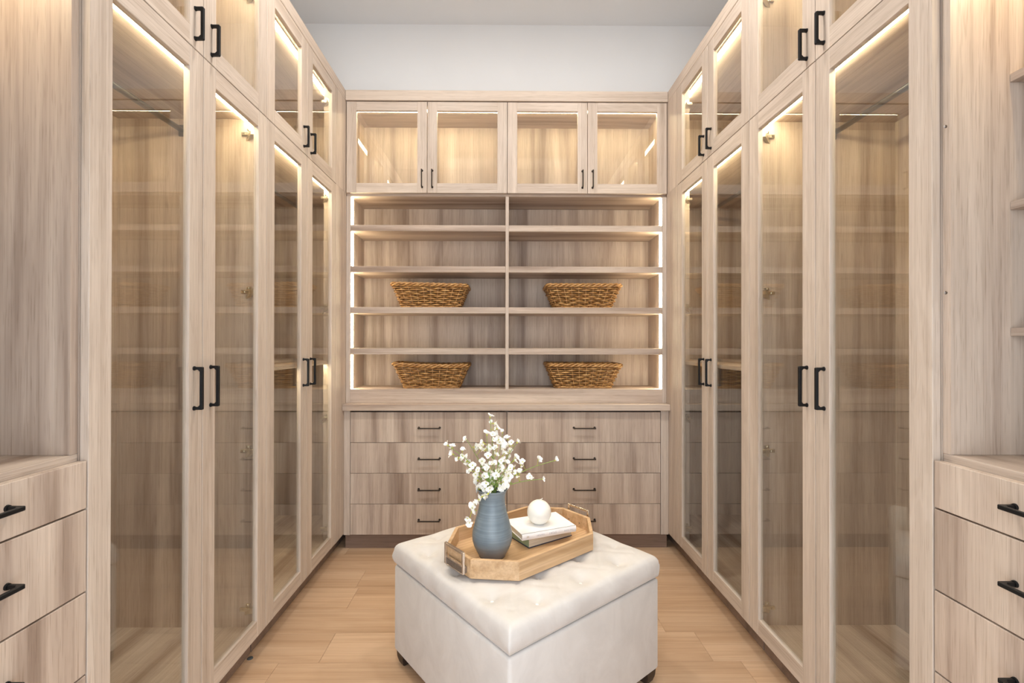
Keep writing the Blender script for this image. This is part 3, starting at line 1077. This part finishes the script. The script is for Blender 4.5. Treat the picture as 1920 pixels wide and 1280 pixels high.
def text_on(parent, body_, size, x, y_, z, mat, sx=1.0, up=1, name='lettering'):
    cu = bpy.data.curves.new(name, 'FONT')
    cu.body = body_
    cu.size = size
    cu.align_x = 'CENTER'
    cu.align_y = 'CENTER'
    cu.extrude = 0.00012
    o = bpy.data.objects.new('tmp', cu)
    COL.objects.link(o)
    dg = bpy.context.evaluated_depsgraph_get()
    me = bpy.data.meshes.new_from_object(o.evaluated_get(dg))
    bpy.data.objects.remove(o)
    me.name = name
    me.materials.clear()
    me.materials.append(mat)
    ob = bpy.data.objects.new(name, me)
    COL.objects.link(ob)
    ob.parent = parent
    R = Matrix.Rotation(math.pi / 2, 4, 'X')
    if up < 0:
        R = R @ Matrix.Rotation(math.pi, 4, 'Z')
    ob.matrix_local = Matrix.Translation((x, y_, z)) @ R @ Matrix.Diagonal((sx, 1, 1, 1))
    return ob


YSP = -.162 / 2 - .0027
text_on(sp, 'm', .013, -.093, YSP, .0125, GOLD, name='emblem')
text_on(sp, 'THE HOME', .0085, .082, YSP, .0125, GREY, up=-1)
text_on(sp, 'STORY', .0105, .012, YSP, .0125, GREY, up=-1)
text_on(sp, 'CENTURY', .0075, -.040, YSP, .0125, GREY, up=-1)

# candle
r_ = .0473
CP = Vector((.1454, 1.858, Z2 + .0237))
prof = [(0, .0012), (.014, .0002)]
for k in range(1, 33):
    an = -math.pi / 2 + math.pi * k / 32
    if an > -math.pi / 2 + .32:
        prof.append((r_ * math.cos(an) if k < 32 else 0, r_ + r_ * math.sin(an) - .0022))
c = thing('candle', 'white ball-shaped candle with a bent wick, on top of the white book', 'candle', CP)
MB().lathe(prof, 48, CP).build('wax_ball', WAX, c)
tz = CP.z + 2 * r_ - .003
MB().tube([(CP.x, CP.y, tz), (CP.x + .002, CP.y - .002, tz + .003), (CP.x + .008, CP.y - .002, tz + .0042), (CP.x + .014, CP.y, tz + .0075)], .0013, 7).build('wick', WAX, c)

# ------------------------------------------------------------------ flowers
fl = thing('flower_bunch', 'bunch of small white blossoms on thin green stems in the blue-grey vase', 'flowers', (VP.x, VP.y, VP.z + .03))
FO = Vector((VP.x, VP.y, VP.z + .03))


def pt(u, v, dy):
    """read-off of the blossom positions around the vase axis, dy = depth offset"""
    Y = VP.y + dy
    return Vector(((u / 3.765 + 820 - 942.3) * Y / 882.3, Y, 1.27 - (v / 3.765 + 760 - 643) * Y / 882.3))


def blossom_mesh(seed, petals=4, sz=.0105):
    rn = random.Random(seed)
    m = MB()
    m.lathe([(0, -.001), (.0016, .000), (.0024, .004), (.0017, .007), (0, .0075)], 7, mi=1)
    for k in range(petals):
        a = 2 * math.pi * k / petals + rn.uniform(-.3, .3)
        tilt = rn.uniform(.35, 1.05)
        ln = sz * rn.uniform(.85, 1.25)
        wd = sz * rn.uniform(.40, .58)
        ca, sa = math.cos(a), math.sin(a)
        rows_ = []
        for i in range(5):
            t_ = i / 4
            rad = ln * t_ * math.sin(tilt) + .001
            zz = .004 + ln * t_ * math.cos(tilt) - .004 * t_ * t_
            hw = wd * math.sin(math.pi * (.12 + .78 * t_)) ** .8
            row_ = []
            for j in (-1, 0, 1):
                lat = hw * j
                up = .0022 * abs(j) * (1 if i < 4 else .3)
                row_.append(m.bm.verts.new((ca * rad - sa * lat, sa * rad + ca * lat, zz + up)))
            rows_.append(row_)
        for i in range(4):
            for j in range(2):
                m.bm.faces.new((rows_[i][j], rows_[i][j + 1], rows_[i + 1][j + 1], rows_[i + 1][j])).smooth = True
    me = bpy.data.meshes.new('blossom')
    m.bm.to_mesh(me)
    me.materials.append(PETAL)
    me.materials.append(CALYX)
    return me


BL = [blossom_mesh(i, 4 + i % 2, .0132 + .0012 * (i % 3)) for i in range(6)]
STEMS = [
    (0.01, [(372, 88), (392, 125), (405, 148), (420, 168), (398, 205), (395, 240), (380, 292)]),
    (-.02, [(350, 212), (330, 262), (322, 290), (345, 320), (360, 362), (375, 405)]),
    (.03, [(208, 242), (258, 290), (285, 300), (300, 318), (315, 395), (340, 425), (355, 465)]),
    (-.03, [(80, 285), (110, 300), (178, 326), (185, 355), (215, 395), (250, 422), (240, 460), (285, 455)]),
    (.02, [(118, 347), (150, 365), (205, 400), (268, 485), (292, 530), (310, 580)]),
    (.0, [(462, 196), (455, 235), (462, 262), (465, 292), (470, 345), (450, 390), (440, 440), (420, 490)]),
    (.04, [(560, 266), (525, 262), (500, 245), (515, 290), (512, 322), (490, 350), (480, 410), (470, 450)]),
    (-.04, [(548, 372), (535, 395), (515, 445), (535, 470), (500, 492), (462, 540), (440, 575)]),
    (.01, [(828, 390), (712, 385), (602, 402), (590, 425), (545, 445), (510, 475), (470, 515)]),
    (-.02, [(738, 520), (660, 506), (580, 487), (562, 480), (500, 525), (490, 565), (455, 580)]),
    (-.045, [(410, 356), (405, 300), (430, 245), (400, 415), (370, 440), (350, 545), (372, 580)]),
    (-.01, [(300, 505), (328, 500), (365, 490), (335, 560), (300, 590), (345, 585)]),
    (.03, [(440, 515), (432, 480), (415, 545), (475, 572), (395, 560), (380, 520)]),
]
rn = random.Random(5)
for si, (dy, pts) in enumerate(STEMS):
    base = Vector((VP.x + rn.uniform(-.02, .02), VP.y + rn.uniform(-.02, .02), VP.z + .05))
    mouth = Vector((VP.x + rn.uniform(-.022, .022), VP.y + dy * .4, VP.z + .235))
    tip = pt(pts[0][0], pts[0][1], dy)
    # smooth stem from the mouth toward the tip, bowed slightly
    a, b = mouth, tip
    mid = (a + b) / 2 + Vector((-(b - a).x * .10, 0, abs((b - a).x) * .10))
    curve = []
    for k in range(13):
        t_ = k / 12
        curve.append(a * (1 - t_) ** 2 + mid * 2 * t_ * (1 - t_) + b * t_ * t_)
    path = [base] + curve
    st = MB().tube(path, [.0017 - .0008 * k / len(path) for k in range(len(path))], 6).build('flower_stem', STEMG, fl, origin=mouth)
    twigs = MB()
    ntw = 0
    for k, (u, v) in enumerate(pts):
        P = pt(u, v, dy + rn.uniform(-.018, .018) if k else dy)
        q = min(curve, key=lambda p: (p - P).length + max(0, (p.z - P.z)) * 1.5)
        if k == 0:
            q = curve[-2]
        d = (P - q)
        if k and d.length > .004:
            twigs.tube([q, q + d * .5 + Vector((0, 0, -.15 * d.length)), P], [.0009, .0008, .0007], 5)
            ntw += 1
        dirv = (d.normalized() + Vector((rn.uniform(-.5, .5), rn.uniform(-.9, .1), rn.uniform(-.3, .5)))).normalized()
        o = bpy.data.objects.new('blossom', BL[rn.randrange(6)])
        COL.objects.link(o)
        o.parent = st
        quat = dirv.to_track_quat('Z', 'Y')
        sc_ = rn.uniform(.9, 1.25)
        o.matrix_local = Matrix.Translation(P - mouth) @ quat.to_matrix().to_4x4() @ Matrix.Scale(sc_, 4)
        # a second, smaller one close by
        if k and rn.random() < .75:
            o2 = bpy.data.objects.new('blossom', BL[rn.randrange(6)])
            COL.objects.link(o2)
            o2.parent = st
            P2 = P + Vector((rn.uniform(-.007, .007), rn.uniform(-.008, .008), rn.uniform(-.009, .004)))
            dv = Vector((rn.uniform(-1, 1), rn.uniform(-1, .2), rn.uniform(-.4, .8))).normalized()
            o2.matrix_local = Matrix.Translation(P2 - mouth) @ dv.to_track_quat('Z', 'Y').to_matrix().to_4x4() @ Matrix.Scale(rn.uniform(.7, .95), 4)
    if ntw:
        twigs.build('twig', CALYX, st, origin=mouth)
    # slim leaves low on the stem
    lm = MB()
    for k in range(4):
        t_ = rn.uniform(.08, .5)
        p = curve[int(t_ * 12)]
        dv = Vector((rn.uniform(-1, 1), rn.uniform(-1, .3), rn.uniform(.5, 1.3))).normalized()
        ln = rn.uniform(.018, .032)
        sd = dv.cross(Vector((0, 1, 0))).normalized() * .0026
        vv = [lm.bm.verts.new(x_) for x_ in (p, p + dv * ln * .45 + sd, p + dv * ln, p + dv * ln * .45 - sd)]
        lm.bm.faces.new(vv)
        ext = [lm.bm.verts.new(x_.co + Vector((0, .0006, 0))) for x_ in vv]
        lm.bm.faces.new(ext[::-1])
        for i in range(4):
            lm.bm.faces.new((vv[i], vv[(i + 1) % 4], ext[(i + 1) % 4], ext[i]))
    lm.build('leaf', STEMG, st, origin=mouth)
# drooping stem in front of the vase
mouth = Vector((VP.x - .010, VP.y - .050, VP.z + .246))
dpts = [(388, 596, -.050), (362, 618, -.062), (325, 640, -.066), (298, 662, -.066), (272, 690, -.060), (255, 715, -.060), (245, 745, -.06), (235, 780, -.06), (222, 805, -.06)]
path = [Vector((VP.x, VP.y, VP.z + .15)), Vector((VP.x - .006, VP.y - .03, VP.z + .235))] + [pt(*q) for q in dpts]
st = MB().tube(path, .0012, 6).build('flower_stem', CALYX, fl, origin=mouth)
for k, (u, v, dy) in enumerate([(365, 622, -.064), (350, 628, -.062), (322, 640, -.068), (298, 660, -.068), (288, 668, -.06), (256, 713, -.062), (248, 728, -.064), (218, 790, -.06), (228, 818, -.06), (278, 738, -.06)]):
    P = pt(u, v, dy)
    o = bpy.data.objects.new('blossom', BL[k % 6])
    COL.objects.link(o)
    o.parent = st
    dv = Vector((rn.uniform(-1, .2), rn.uniform(-1, 0), rn.uniform(-.6, .4))).normalized()
    o.matrix_local = Matrix.Translation(P - mouth) @ dv.to_track_quat('Z', 'Y').to_matrix().to_4x4() @ Matrix.Scale(1.05, 4)

# ------------------------------------------------------------------ small disc on the floor
o = MB().lathe([(0, .0035), (.0085, .0035), (.0112, .002), (.0115, 0), (0, 0)], 24, (-1.014, 1.906, .0002)).build('floor_cap', DISC, origin=(-1.014, 1.906, 0))
o['label'] = 'small dark grey plastic disc on the floor at the left toe kick'
o['category'] = 'floor cap'

for o in bpy.data.objects:
    if '_o' in o:
        del o['_o']
